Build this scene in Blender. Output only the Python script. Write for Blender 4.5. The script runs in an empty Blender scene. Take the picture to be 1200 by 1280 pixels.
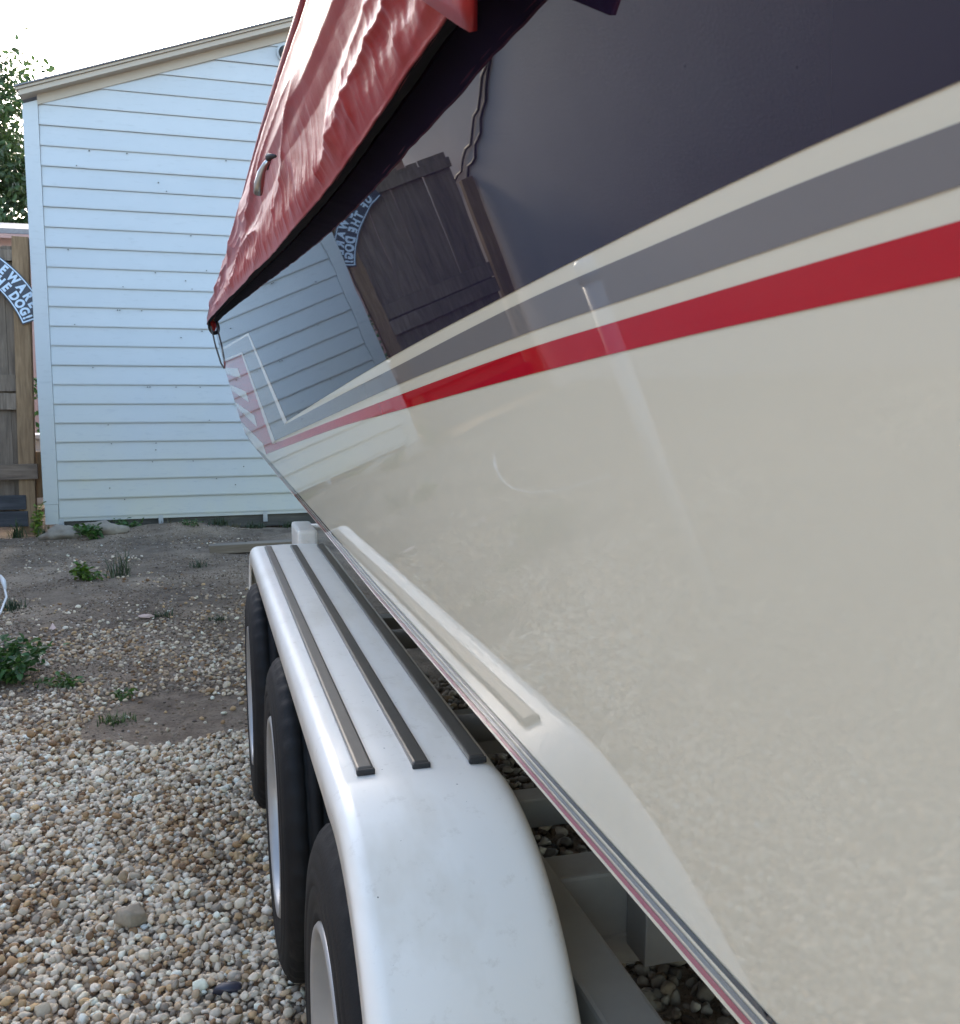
import bpy, bmesh, math, random
import numpy as np
from mathutils import Vector, Matrix, noise

random.seed(7); RNG = np.random.default_rng(7)
sc = bpy.context.scene
R = math.radians

# ------------------------------------------------------------------ camera
EYE = 1.30                                  # phone held at chest height, close beside the hull
cam = bpy.data.cameras.new('camera'); cam_o = bpy.data.objects.new('camera', cam)
sc.collection.objects.link(cam_o); sc.camera = cam_o
cam_o.location = (0, 0, EYE)
cam_o.rotation_euler = (R(90 - 6.8), 0, R(-15.7))
cam.sensor_fit = 'HORIZONTAL'; cam.sensor_width = 36; cam.lens = 36
cam.clip_start = 0.01; cam.clip_end = 2000
cam.dof.use_dof = True; cam.dof.focus_distance = 1.6; cam.dof.aperture_fstop = 32

# ------------------------------------------------------------------ sky and sun
SUN_EL, SUN_AZ = 27.0, 5.0                 # azimuth from +Y towards +X: behind the boat, to the right
world = bpy.data.worlds.new('World'); sc.world = world; world.use_nodes = True
nt = world.node_tree; bg = nt.nodes['Background']
sky = nt.nodes.new('ShaderNodeTexSky'); sky.sky_type = 'NISHITA'; sky.sun_disc = False
sky.sun_elevation = R(SUN_EL); sky.sun_rotation = R(SUN_AZ)
sky.air_density = 1.0; sky.dust_density = 1.5; sky.ozone_density = 0.3
nt.links.new(sky.outputs[0], bg.inputs[0]); bg.inputs[1].default_value = 0.13
sun = bpy.data.lights.new('sun', 'SUN'); sun_o = bpy.data.objects.new('sun', sun)
sc.collection.objects.link(sun_o)
sun.energy = 1.5; sun.angle = R(10); sun.color = (1.0, 0.86, 0.68)
sd = Vector((math.sin(R(SUN_AZ)) * math.cos(R(SUN_EL)), math.cos(R(SUN_AZ)) * math.cos(R(SUN_EL)), math.sin(R(SUN_EL))))
sun_o.rotation_euler = sd.to_track_quat('Z', 'Y').to_euler(); sun_o.location = sd * 30
sc.view_settings.view_transform = 'Standard'; sc.view_settings.look = 'None'
sc.view_settings.gamma = 1.0; sc.view_settings.use_curve_mapping = False
sc.view_settings.exposure = 2.6

# ------------------------------------------------------------------ helpers
COL = sc.collection

def tag(o, label=None, cat=None, group=None, kind=None):
    if label: o['label'] = label
    if cat: o['category'] = cat
    if group: o['group'] = group
    if kind: o['kind'] = kind
    return o

def empty(name, loc=(0, 0, 0), label=None, cat=None, group=None):
    o = bpy.data.objects.new(name, None); COL.objects.link(o); o.location = loc
    o.empty_display_size = 0.1
    return tag(o, label, cat, group)

def link(name, me, mat, parent=None, smooth=False):
    if mat is not None and not me.materials: me.materials.append(mat)
    if smooth: me.shade_smooth()
    o = bpy.data.objects.new(name, me); COL.objects.link(o)
    if parent is not None:
        o.parent = parent
        p = parent; off = Vector((0, 0, 0))
        while p is not None:
            off += p.location; p = p.parent
        o.location = -off            # vertices are written in world coordinates
    return o

def mesh(name, V, F, mat, parent=None, smooth=False):
    me = bpy.data.meshes.new(name); me.from_pydata([tuple(map(float, v)) for v in V], [], F); me.validate(); me.update()
    return link(name, me, mat, parent, smooth)

def fast_mesh(name, V, F, mat, parent=None, smooth=False, col=None):
    V = np.asarray(V, np.float32); F = np.asarray(F, np.int32); k = F.shape[1]
    me = bpy.data.meshes.new(name)
    me.vertices.add(len(V)); me.vertices.foreach_set('co', V.ravel())
    me.loops.add(F.size); me.loops.foreach_set('vertex_index', F.ravel())
    me.polygons.add(len(F)); me.polygons.foreach_set('loop_start', np.arange(0, F.size, k, dtype=np.int32))
    if col is not None:
        a = me.color_attributes.new('tone', 'FLOAT_COLOR', 'POINT')
        c = np.ones((len(V), 4), np.float32); c[:, :3] = col; a.data.foreach_set('color', c.ravel())
    me.update(calc_edges=True); me.validate()
    return link(name, me, mat, parent, smooth)

def box_bm(bm, x0, x1, y0, y1, z0, z1, bev=0.0, mtx=None):
    r = bmesh.ops.create_cube(bm, size=1.0)
    vs = r['verts']
    bmesh.ops.scale(bm, vec=(x1 - x0, y1 - y0, z1 - z0), verts=vs)
    bmesh.ops.translate(bm, vec=((x0 + x1) / 2, (y0 + y1) / 2, (z0 + z1) / 2), verts=vs)
    if mtx is not None: bmesh.ops.transform(bm, matrix=mtx, verts=vs)
    if bev:
        es = list({e for v in vs for e in v.link_edges})
        bmesh.ops.bevel(bm, geom=es, offset=bev, segments=2, affect='EDGES', profile=0.6)

def from_bm(name, bm, mat, parent=None, smooth=False):
    me = bpy.data.meshes.new(name); bm.to_mesh(me); bm.free()
    return link(name, me, mat, parent, smooth)

def box(name, x0, x1, y0, y1, z0, z1, mat, parent=None, bev=0.0, mtx=None):
    bm = bmesh.new(); box_bm(bm, x0, x1, y0, y1, z0, z1, bev, mtx)
    return from_bm(name, bm, mat, parent)

def tube_vf(pts, rad, n=8, close=True):
    P = [Vector(p) for p in pts]; V = []; F = []
    rr = rad if hasattr(rad, '__len__') else [rad] * len(P)
    for i, p in enumerate(P):
        t = (P[min(i + 1, len(P) - 1)] - P[max(i - 1, 0)]).normalized()
        a = t.cross(Vector((0, 0, 1)));
        if a.length < 1e-3: a = t.cross(Vector((1, 0, 0)))
        a.normalize(); b = t.cross(a)
        for k in range(n):
            th = 2 * math.pi * k / n
            V.append(p + (a * math.cos(th) + b * math.sin(th)) * rr[i])
    for i in range(len(P) - 1):
        for k in range(n):
            F.append((i * n + k, i * n + (k + 1) % n, (i + 1) * n + (k + 1) % n, (i + 1) * n + k))
    if close:
        F.append(tuple(range(n - 1, -1, -1))); m = (len(P) - 1) * n; F.append(tuple(range(m, m + n)))
    return V, F

def tube(name, pts, rad, mat, parent=None, n=8):
    V, F = tube_vf(pts, rad, n)
    return mesh(name, V, F, mat, parent, True)

def lathe_x(name, prof, cx, cy, cz, mat, parent, seg=72, closed=True):
    """profile of (x offset, radius) spun about an axis along X"""
    m = len(prof); V = []; F = []
    for k in range(seg):
        th = 2 * math.pi * k / seg
        for x, r in prof: V.append((cx + x, cy + r * math.cos(th), cz + r * math.sin(th)))
    for k in range(seg):
        a = k * m; b = ((k + 1) % seg) * m
        for i in range(m - 1 + (1 if closed else 0)):
            j = (i + 1) % m
            F.append((a + i, a + j, b + j, b + i))
    return mesh(name, V, F, mat, parent, True)

def lerp(a, b, t): return a + (b - a) * t

# ------------------------------------------------------------------ materials
class M:
    """small node-material builder"""
    def __init__(self, name):
        self.m = bpy.data.materials.new(name); self.m.use_nodes = True
        self.t = self.m.node_tree; self.b = self.t.nodes['Principled BSDF']
    def n(self, typ, **kw):
        x = self.t.nodes.new(typ)
        for k, v in kw.items():
            if k.startswith('i_'): x.inputs[k[2:].replace('_', ' ')].default_value = v
            else: setattr(x, k, v)
        return x
    def l(self, a, b): self.t.links.new(a, b)
    def pos(self):
        g = self.n('ShaderNodeNewGeometry'); return g.outputs['Position']
    def noise(self, scale, detail=4, rough=0.55, vec=None, stretch=None, dist=0.0):
        v = vec if vec is not None else self.pos()
        if stretch:
            mp = self.n('ShaderNodeMapping'); mp.inputs['Scale'].default_value = stretch
            self.l(v, mp.inputs['Vector']); v = mp.outputs[0]
        x = self.n('ShaderNodeTexNoise'); x.inputs['Scale'].default_value = scale
        x.inputs['Detail'].default_value = detail; x.inputs['Roughness'].default_value = rough
        x.inputs['Distortion'].default_value = dist
        self.l(v, x.inputs['Vector']); return x.outputs['Fac']
    def ramp(self, fac, stops):
        r = self.n('ShaderNodeValToRGB'); e = r.color_ramp.elements
        while len(e) > 1: e.remove(e[-1])
        e[0].position = stops[0][0]; e[0].color = (*stops[0][1], 1)
        for p, c in stops[1:]:
            q = e.new(p); q.color = (*c, 1)
        self.l(fac, r.inputs[0]); return r.outputs[0]
    def mix(self, fac, a, b, mode='MIX'):
        x = self.n('ShaderNodeMix', data_type='RGBA', blend_type=mode)
        for s, v in ((x.inputs[0], fac), (x.inputs[6], a), (x.inputs[7], b)):
            if hasattr(v, 'is_output'): self.l(v, s)
            elif isinstance(v, (int, float)): s.default_value = v
            else: s.default_value = (*v, 1)
        return x.outputs[2]
    def base(self, c):
        s = self.b.inputs['Base Color']
        if hasattr(c, 'is_output'): self.l(c, s)
        else: s.default_value = (*c, 1)
        return self
    def set(self, **kw):
        for k, v in kw.items():
            s = self.b.inputs[k.replace('_', ' ')]
            if hasattr(v, 'is_output'): self.l(v, s)
            else: s.default_value = v
        return self
    def bump(self, h, strength=0.3, dist=0.01, coat=False):
        x = self.n('ShaderNodeBump'); x.inputs['Strength'].default_value = strength; x.inputs['Distance'].default_value = dist
        self.l(h, x.inputs['Height']); self.l(x.outputs[0], self.b.inputs['Normal'])
        if coat: self.l(x.outputs[0], self.b.inputs['Coat Normal'])
        return self

def gelcoat(name, rgb, var=0.03):
    m = M(name)
    f = m.noise(1.7, 3)
    c = m.mix(f, tuple(x * (1 - var) for x in rgb), tuple(min(1, x * (1 + var)) for x in rgb))
    sp = m.ramp(m.noise(420, 2, 0.5), [(0.0, (.35, .35, .35)), (0.2, (.35, .35, .35)), (0.21, (0, 0, 0))])   # few fine dust specks
    c = m.mix(sp, c, tuple(min(1, x + .08) for x in rgb))
    m.base(c).set(Roughness=0.22, Coat_Weight=0.82, Coat_Roughness=0.014, Coat_IOR=1.5, IOR=1.45)
    m.b.inputs['Specular IOR Level'].default_value = 0.0
    m.bump(m.noise(6.0, 2, 0.4), 0.045, 0.0030, coat=True)
    return m.m

MAT = {}
MAT['cream'] = gelcoat('hull_cream_gelcoat', (0.68, 0.636, 0.495))
MAT['navy'] = gelcoat('hull_navy_gelcoat', (0.016, 0.0115, 0.028))
MAT['grey'] = gelcoat('hull_grey_gelcoat', (0.185, 0.173, 0.165))
MAT['red'] = gelcoat('hull_red_gelcoat', (0.46, 0.003, 0.014))
MAT['white_line'] = gelcoat('hull_white_gelcoat', (0.76, 0.72, 0.62))
MAT['pin_red'] = gelcoat('pinstripe_red', (0.30, 0.03, 0.06))
MAT['pin_grey'] = gelcoat('pinstripe_grey', (0.16, 0.17, 0.18))
MAT['pin_black'] = gelcoat('pinstripe_black', (0.015, 0.015, 0.022))

def _():
    m = M('fender_white_paint')
    f = m.noise(2.2, 4)
    c = m.mix(f, (0.84, 0.80, 0.715), (0.89, 0.86, 0.78))
    st = m.ramp(m.noise(5.0, 5, 0.6, stretch=(1, .35, 1)), [(0.0, (0, 0, 0)), (0.5, (0, 0, 0)), (0.75, (.7, .7, .7))])
    c = m.mix(st, c, (0.60, 0.54, 0.42))
    dr = m.ramp(m.noise(38, 6, 0.7), [(0.0, (0, 0, 0)), (0.58, (0, 0, 0)), (0.72, (.3, .3, .3))])
    c = m.mix(dr, c, (0.46, 0.40, 0.30))
    sp = m.ramp(m.noise(150, 1, 0.4), [(0.0, (1, 1, 1)), (0.19, (1, 1, 1)), (0.195, (0, 0, 0))])
    c = m.mix(sp, c, (0.07, 0.06, 0.05))
    m.base(c).set(Roughness=0.4, Coat_Weight=0.5, Coat_Roughness=m.ramp(m.noise(11, 5, .65), [(.35, (.06, .06, .06)), (.7, (.22, .22, .22))]))
    m.bump(m.noise(9, 2), 0.08, 0.004, coat=True); return m.m
MAT['fender'] = _()
def _():
    m = M('fender_rubber_strip'); f = m.noise(30, 4)
    m.base(m.mix(f, (0.032, 0.032, 0.030), (0.075, 0.072, 0.066))).set(Roughness=0.33)
    m.bump(m.noise(160, 3, stretch=(1, .1, 1)), 0.25, 0.001); return m.m
MAT['strip'] = _()
def _():
    m = M('tyre_rubber'); f = m.noise(9, 5, 0.6)
    c = m.ramp(f, [(0.3, (0.005, 0.005, 0.0052)), (0.62, (0.010, 0.0095, 0.009)), (0.92, (0.040, 0.035, 0.029))])
    m.base(c).set(Roughness=0.72); m.b.inputs['Specular IOR Level'].default_value = 0.28; m.bump(m.noise(150, 3), 0.3, 0.002); return m.m
MAT['tyre'] = _()
def _():
    m = M('painted_steel_rim'); f = m.noise(12, 4)
    m.base(m.mix(f, (0.30, 0.29, 0.275), (0.42, 0.41, 0.39))).set(Roughness=0.33, Metallic=0.35); return m.m
MAT['rim'] = _()
def _():
    m = M('galvanised_bolt'); m.base((0.4, 0.4, 0.4)).set(Metallic=0.9, Roughness=0.4); return m.m
MAT['bolt'] = _()
def _():
    m = M('trailer_frame_paint'); f = m.noise(6, 5)
    c = m.ramp(f, [(0.3, (0.25, 0.235, 0.20)), (0.6, (0.33, 0.31, 0.27)), (0.8, (0.22, 0.19, 0.15))])
    m.base(c).set(Roughness=0.45); m.bump(m.noise(40, 3), 0.15, 0.002); return m.m
MAT['frame'] = _()
def _():
    m = M('red_boat_cover_vinyl')
    f = m.noise(3.0, 5, 0.6)
    c = m.mix(f, (0.31, 0.016, 0.022), (0.41, 0.030, 0.033))
    d = m.ramp(m.noise(26, 5, 0.65, stretch=(1, 0.25, 1)), [(0.45, (0, 0, 0)), (0.8, (.3, .3, .3))])
    c = m.mix(d, c, (0.52, 0.17, 0.12))
    m.base(c).set(Roughness=0.34)
    m.b.inputs['Specular IOR Level'].default_value = 0.34; m.b.inputs['Specular Tint'].default_value = (1.0, 0.80, 0.64, 1)
    m.bump(m.noise(60, 6, 0.7, stretch=(1, 0.3, 1)), 0.22, 0.003); return m.m
MAT['cover'] = _()
def _():
    m = M('white_painted_siding')
    b = m.noise(3.0, 4, 0.6)
    c = m.mix(b, (0.42, 0.455, 0.47), (0.47, 0.50, 0.51))
    oi = m.n('ShaderNodeObjectInfo'); c = m.mix(oi.outputs['Random'], c, m.mix(1.0, c, (.93, .94, .95), 'MULTIPLY'))   # boards fade unevenly
    gz = m.n('ShaderNodeSeparateXYZ'); m.l(m.pos(), gz.inputs[0])
    lo = m.n('ShaderNodeMapRange'); lo.inputs[1].default_value = 0.1; lo.inputs[2].default_value = 1.9; lo.inputs[3].default_value = 1.35; lo.inputs[4].default_value = 0.0
    m.l(gz.outputs[2], lo.inputs[0])
    mu = m.n('ShaderNodeMath', operation='MULTIPLY'); m.l(lo.outputs[0], mu.inputs[0]); m.l(m.noise(1.8, 5, 0.6, stretch=(1, 1, .5)), mu.inputs[1])
    c = m.mix(mu.outputs[0], c, (0.50, 0.50, 0.40))      # algae and splash dirt, plus painted-in bounce light from the gravel
    sc_ = m.ramp(m.noise(14, 5, 0.7, stretch=(.5, 1, 2.5)), [(0.56, (0, 0, 0)), (0.76, (.6, .6, .6))])
    c = m.mix(sc_, c, (0.33, 0.35, 0.36))
    m.base(c).set(Roughness=0.5); m.bump(m.noise(7, 3, stretch=(.3, 1, 1)), 0.12, 0.01); return m.m
MAT['siding'] = _()
def _():
    m = M('beige_roof_trim'); f = m.noise(4, 5, stretch=(.3, 1, 1))
    m.base(m.mix(f, (0.34, 0.29, 0.225), (0.44, 0.385, 0.31))).set(Roughness=0.6); return m.m
MAT['trim_beige'] = _()
def _():
    m = M('shingle_roof'); f = m.noise(20, 5)
    m.base(m.mix(f, (0.12, 0.12, 0.13), (0.24, 0.24, 0.25))).set(Roughness=0.9); return m.m
MAT['shingle'] = _()

def wood(name, a, b, c, axis='z', gloss=0.8):
    m = M(name)
    st = {'z': (9, 9, 0.8), 'x': (0.8, 9, 9), 'y': (9, .8, 9)}[axis]
    oi = m.n('ShaderNodeObjectInfo')
    ad = m.n('ShaderNodeVectorMath', operation='ADD'); m.l(m.pos(), ad.inputs[0])
    sc_ = m.n('ShaderNodeVectorMath', operation='SCALE'); cb = m.n('ShaderNodeCombineXYZ')
    for i in range(3): m.l(oi.outputs['Random'], cb.inputs[i])
    m.l(cb.outputs[0], sc_.inputs[0]); sc_.inputs['Scale'].default_value = 20; m.l(sc_.outputs[0], ad.inputs[1])
    f = m.noise(3.2, 6, 0.65, vec=ad.outputs[0], stretch=st, dist=0.6)
    col = m.ramp(f, [(0.25, a), (0.5, b), (0.75, c)])
    blot = m.noise(1.6, 4, 0.6, vec=ad.outputs[0])
    col = m.mix(m.ramp(blot, [(0.4, (0, 0, 0)), (0.7, (.6, .6, .6))]), col, tuple(x * 0.55 for x in b))
    m.base(col).set(Roughness=gloss); m.bump(f, 0.5, 0.006); return m.m
MAT['wood_grey'] = wood('weathered_grey_wood', (0.085, 0.064, 0.046), (0.185, 0.14, 0.10), (0.29, 0.225, 0.165))
MAT['wood_rail'] = wood('weathered_rail_wood', (0.07, 0.05, 0.036), (0.16, 0.115, 0.08), (0.24, 0.18, 0.13), 'x')
MAT['wood_tan'] = wood('tan_post_wood', (0.13, 0.075, 0.038), (0.26, 0.165, 0.085), (0.38, 0.26, 0.15))
MAT['wood_dark'] = wood('dark_charred_wood', (0.018, 0.019, 0.022), (0.05, 0.052, 0.058), (0.10, 0.10, 0.105), 'x')
MAT['wood_skid'] = wood('dark_foundation_beam', (0.035, 0.033, 0.026), (0.075, 0.07, 0.055), (0.13, 0.12, 0.095), 'x')
MAT['wood_board'] = wood('old_board_wood', (0.11, 0.085, 0.06), (0.22, 0.18, 0.13), (0.30, 0.25, 0.19), 'x')

def flat(name, rgb, rough=0.6, metal=0.0, var=0.12, scale=8):
    m = M(name); f = m.noise(scale, 4)
    m.base(m.mix(f, tuple(x * (1 - var) for x in rgb), tuple(min(1, x * (1 + var)) for x in rgb))).set(Roughness=rough, Metallic=metal)
    return m.m
MAT['steel'] = flat('galvanised_steel', (0.42, 0.45, 0.47), 0.4, 0.7)
MAT['dark_metal'] = flat('dark_weathered_metal', (0.05, 0.045, 0.04), 0.5, 0.4)
MAT['chrome'] = flat('brushed_cleat_metal', (0.42, 0.42, 0.40), 0.28, 0.9)
MAT['rope'] = flat('grey_rope', (0.12, 0.11, 0.10), 0.9)
MAT['sign_blue'] = flat('sign_dark_navy', (0.012, 0.020, 0.042), 0.35)
MAT['sign_pale'] = flat('sign_pale_blue', (0.50, 0.62, 0.74), 0.4, var=.04)
MAT['white_pvc'] = flat('white_pvc', (0.62, 0.63, 0.64), 0.35, var=.04)
MAT['blue_cap'] = flat('pale_blue_cap', (0.30, 0.45, 0.62), 0.4)
MAT['white_bin'] = flat('white_plastic', (0.80, 0.80, 0.78), 0.5, var=.05)
MAT['hose'] = flat('pale_hose', (0.55, 0.57, 0.56), 0.45)
MAT['pink_wall'] = flat('faded_pink_wall', (0.30, 0.20, 0.185), 0.85)
MAT['rubber_black'] = flat('black_rubber', (0.02, 0.02, 0.02), 0.6)
MAT['hem_shade'] = flat('black_hem_shade', (0.010, 0.009, 0.012), 0.8)  # near-black colour that stands in for shade under the hem
MAT['wire'] = flat('black_cable', (0.012, 0.012, 0.014), 0.6)
MAT['debris_pink'] = flat('pale_pink_debris', (0.55, 0.40, 0.33), 0.7)
MAT['debris_dark'] = flat('dark_purple_debris', (0.03, 0.028, 0.04), 0.5)
MAT['concrete'] = flat('rough_concrete', (0.25, 0.215, 0.165), 0.95, var=.3, scale=25)
def _():
    m = M('stucco_wall'); f = m.noise(1.2, 5, 0.6)
    m.base(m.mix(f, (0.44, 0.41, 0.41), (0.56, 0.53, 0.53))).set(Roughness=0.9)
    m.bump(m.noise(45, 5, 0.7), 0.5, 0.01); return m.m
MAT['stucco'] = _()
def _():
    m = M('dirt_ground'); p = m.pos()
    a = m.noise(1.3, 6, 0.68); b = m.noise(11, 6, 0.65); c_ = m.noise(70, 4, 0.6)
    col = m.ramp(a, [(0.36, (0.070, 0.048, 0.030)), (0.50, (0.165, 0.118, 0.075)), (0.68, (0.37, 0.28, 0.185))])
    col = m.mix(m.ramp(b, [(0.35, (0, 0, 0)), (0.7, (.75, .75, .75))]), col, (0.27, 0.21, 0.15))
    col = m.mix(m.ramp(c_, [(0.52, (0, 0, 0)), (0.66, (.8, .8, .8))]), col, (0.065, 0.046, 0.030))
    m.base(col).set(Roughness=0.97)
    ad = m.n('ShaderNodeMath', operation='ADD'); m.l(b, ad.inputs[0]); m.l(c_, ad.inputs[1])
    m.bump(ad.outputs[0], 0.7, 0.02); return m.m
MAT['dirt'] = _()
def tone_mat(name, rough=0.75, bump=0.4, scale=70, trans=0.0):
    m = M(name); a = m.n('ShaderNodeAttribute', attribute_name='tone')
    v = m.noise(scale, 4, 0.6)
    c = m.mix(v, a.outputs['Color'], m.mix(1.0, a.outputs['Color'], (0.62, 0.58, 0.52), 'MULTIPLY'))
    m.base(c).set(Roughness=rough); m.bump(v, bump, 0.004)
    if trans:
        tr = m.n('ShaderNodeBsdfTranslucent'); m.l(c, tr.inputs[0])
        ms = m.n('ShaderNodeMixShader'); ms.inputs[0].default_value = trans
        m.l(m.b.outputs[0], ms.inputs[1]); m.l(tr.outputs[0], ms.inputs[2])
        m.l(ms.outputs[0], m.t.nodes['Material Output'].inputs[0])
    return m.m
MAT['stone'] = tone_mat('pebble_stone', 0.8, 0.5, 90)
MAT['leaf'] = tone_mat('green_leaf', 0.5, 0.1, 30, trans=0.3)
MAT['bark'] = flat('bark', (0.09, 0.07, 0.055), 0.9, var=.4)

# ------------------------------------------------------------------ ground
def nz(x, y, s, seed=0.0): return noise.noise(Vector((x * s + seed, y * s - seed, seed * 1.7)))
def gh(x, y):
    """height of the yard: nearly flat drive, rougher dirt that climbs a little to the shed"""
    h = 0.010 * nz(x, y, 1.3, 3.1) + 0.006 * nz(x, y, 4.0, 9.2)
    t = min(max((y - 5.0) / 4.5, 0), 1); t = t * t * (3 - 2 * t)
    h += t * (0.030 + 0.035 * nz(x, y, 1.1, 5.5) + 0.018 * nz(x, y, 5.0, 1.5))
    h += 0.07 * math.exp(-((x + 0.35) ** 2 / 0.35 + (y - 9.75) ** 2 / 0.10))
    d = min(max((y - 9.7) / 0.35, 0), 1); h -= 0.085 * d * d * (3 - 2 * d)
    return h - 0.012
def axis(lo, hi, step, far):
    a = np.arange(lo, hi + 1e-6, step); out = []
    d = step
    left = []; p = lo
    while p > -far: d *= 1.5; p -= d; left.append(p)
    d = step; right = []; p = hi
    while p < far: d *= 1.5; p += d; right.append(p)
    return np.array(left[::-1] + list(a) + right)
gx_ = axis(-3.6, 2.6, 0.05, 600); gy_ = axis(0.4, 11.0, 0.05, 600)
V = [(x, y, gh(x, y) if (abs(x) < 12 and -3 < y < 24) else -0.01) for y in gy_ for x in gx_]
nx = len(gx_)
F = [(j * nx + i, j * nx + i + 1, (j + 1) * nx + i + 1, (j + 1) * nx + i) for j in range(len(gy_) - 1) for i in range(nx - 1)]
ground = fast_mesh('ground', V, F, MAT['dirt'], None, True); tag(ground, 'grey-brown dirt yard between the shed and the trailer', None, kind='structure')

# ------------------------------------------------------------------ gravel
def ico(sub):
    bm = bmesh.new(); bmesh.ops.create_icosphere(bm, subdivisions=sub, radius=1.0)
    bm.verts.ensure_lookup_table()
    v = np.array([x.co[:] for x in bm.verts]); f = np.array([[y.index for y in x.verts] for x in bm.faces]); bm.free()
    return v, f
def stone_shapes(sub, k, seed):
    rg = np.random.default_rng(seed); b, f = ico(sub); out = []
    for i in range(k):
        v = b.copy()
        for q in range(10):                      # knock flats off the pebble
            n = rg.normal(size=3); n /= np.linalg.norm(n); d = rg.uniform(0.5, 0.88)
            e = np.maximum(v @ n - d, 0); v -= e[:, None] * n * 0.85
        v += rg.normal(size=v.shape) * (0.05 if sub > 1 else 0.08)
        v *= rg.uniform([0.85, 0.65, 0.5], [1.25, 1.0, 0.8])
        out.append(v)
    return out, f
PALETTE = np.array([(0.66, 0.62, 0.55), (0.54, 0.49, 0.41), (0.76, 0.73, 0.68), (0.42, 0.34, 0.25), (0.34, 0.23, 0.13), (0.27, 0.245, 0.215), (0.47, 0.35, 0.21), (0.60, 0.56, 0.49), (0.19, 0.12, 0.07)])
def scatter(pts, rad, sub, seed, name, label, soil=1.0):  # soil below one darkens the stones: dirt plus painted-in shade
    shp, f = stone_shapes(sub, 14, seed); rg = np.random.default_rng(seed)
    n = len(pts); m = len(shp[0])
    W = np.zeros((n, m, 3)); Cc = np.zeros((n, m, 3))
    which = rg.integers(0, 14, n); q = rg.normal(size=(n, 4)); q /= np.linalg.norm(q, axis=1)[:, None]
    tilt = rg.normal(scale=0.35, size=(n, 2)); yaw = rg.uniform(0, 6.283, n)
    for i in range(n):
        cy, sy = math.cos(yaw[i]), math.sin(yaw[i]); a, b = tilt[i]
        Rz = np.array([[cy, -sy, 0], [sy, cy, 0], [0, 0, 1]])
        Rx = np.array([[1, 0, 0], [0, math.cos(a), -math.sin(a)], [0, math.sin(a), math.cos(a)]])
        Ry = np.array([[math.cos(b), 0, math.sin(b)], [0, 1, 0], [-math.sin(b), 0, math.cos(b)]])
        W[i] = (shp[which[i]] * rad[i]) @ (Rz @ Rx @ Ry).T + pts[i]
        x, y = pts[i][0], pts[i][1]
        br = nz(x, y, 2.2, 4.4) * 0.9 + nz(x, y, 6.5, 7.7) * 0.6       # rusty and pale drifts
        w = np.array([3.0, 2.4, 2.4, 1.4, 0.6, 1.2, 0.7, 2.2, 0.35])
        if br > -0.02: w = w * np.array([.55, 1.0, .4, 2.2, 3.2, 1.6, 2.8, .7, 4.0])
        if y > 4.3: w = w * np.array([.6, 1, .4, 1.5, 1.2, 2.2, 1, 1, 1.2])
        c = PALETTE[rg.choice(9, p=w / w.sum())] * rg.uniform(0.85, 1.34) * np.array([1.10, 1.0, .86])
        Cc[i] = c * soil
    Fk = (f[None] + (np.arange(n) * m)[:, None, None]).reshape(-1, 3)
    o = fast_mesh(name, W.reshape(-1, 3), Fk, MAT['stone'], None, True, np.minimum(Cc.reshape(-1, 3), .88))
    return tag(o, label, 'gravel', kind='stuff')
def cover_of(x, y):
    """share of the ground that gravel hides at a place"""
    e = 4.25 + 0.35 * nz(x, y, 0.9, 2.0) + 0.25 * nz(x, y, 2.5, 8.0) - 0.15 * x
    c = 1.0 if y < e else max((0.16 * max(0, nz(x, y, 1.4, 12.0) + .12)) if y < 9 else 0.0, 0.66 - (y - e) * 0.30)
    if y > 4.3: c *= 0.35 + 1.3 * max(0, 0.5 + nz(x, y, 1.7, 6.0))
    d = ((x + 0.17) / 0.36) ** 2 + ((y - 4.02) / 0.33) ** 2 + 0.7 * nz(x, y, 3, 1)
    if d < 1: c *= 0.03
    d = ((x + 0.95) / 0.42) ** 2 + ((y - 4.75) / 0.28) ** 2
    if d < 1: c *= 0.3
    return min(c, 1)
def sample(x0, x1, y0, y1, step, keep):
    out = []
    for y in np.arange(y0, y1, step):
        for x in np.arange(x0, x1, step):
            px = x + random.uniform(-.5, .5) * step; py = y + random.uniform(-.5, .5) * step
            if keep(px, py) and random.random() < cover_of(px, py): out.append((px, py))
    return out
seen = lambda x, y: (-0.215 * y - 0.10 < x < 0.24) and 1.2 < y
under = lambda x, y: 0.24 <= x < 1.75 and y > 1.0
P1 = sample(-1.1, 0.3, 1.2, 4.0, 0.0168, seen)
P1b = sample(-1.1, 0.3, 1.2, 4.0, 0.031, seen)
P2 = sample(-2.0, 0.5, 4.0, 9.2, 0.022, seen)
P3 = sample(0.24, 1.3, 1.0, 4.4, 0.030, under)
P4 = sample(-3.25, 0.2, 0.2, 6.0, 0.023, lambda x, y: not seen(x, y))
def lift(pts, rr, hi):
    p = np.array([(x, y, gh(x, y)) for x, y in pts]); r = RNG.uniform(*rr, len(pts)) * np.where(RNG.random(len(pts)) < .08, 1.45, 1)
    p[:, 2] += r * RNG.uniform(0.05, hi, len(pts)); return p, r
a, ra = lift(P1, (0.0070, 0.0145), 0.6); b, rb = lift(P1b, (0.0070, 0.0138), 1.9)
scatter(np.vstack([a, b]), np.concatenate([ra, rb]), 2, 11, 'gravel', 'white and tan pebble gravel in front of the trailer wheels')
a, ra = lift(P2, (0.0065, 0.015), 0.6); scatter(a, ra, 2, 12, 'gravel', 'sparse pebbles strewn over the dirt towards the shed')
a, ra = lift(P3, (0.013, 0.024), 0.8); scatter(a, ra, 2, 13, 'gravel', 'soil-stained gravel under the trailer frame, darkened with painted-in shade', 0.34)
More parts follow.
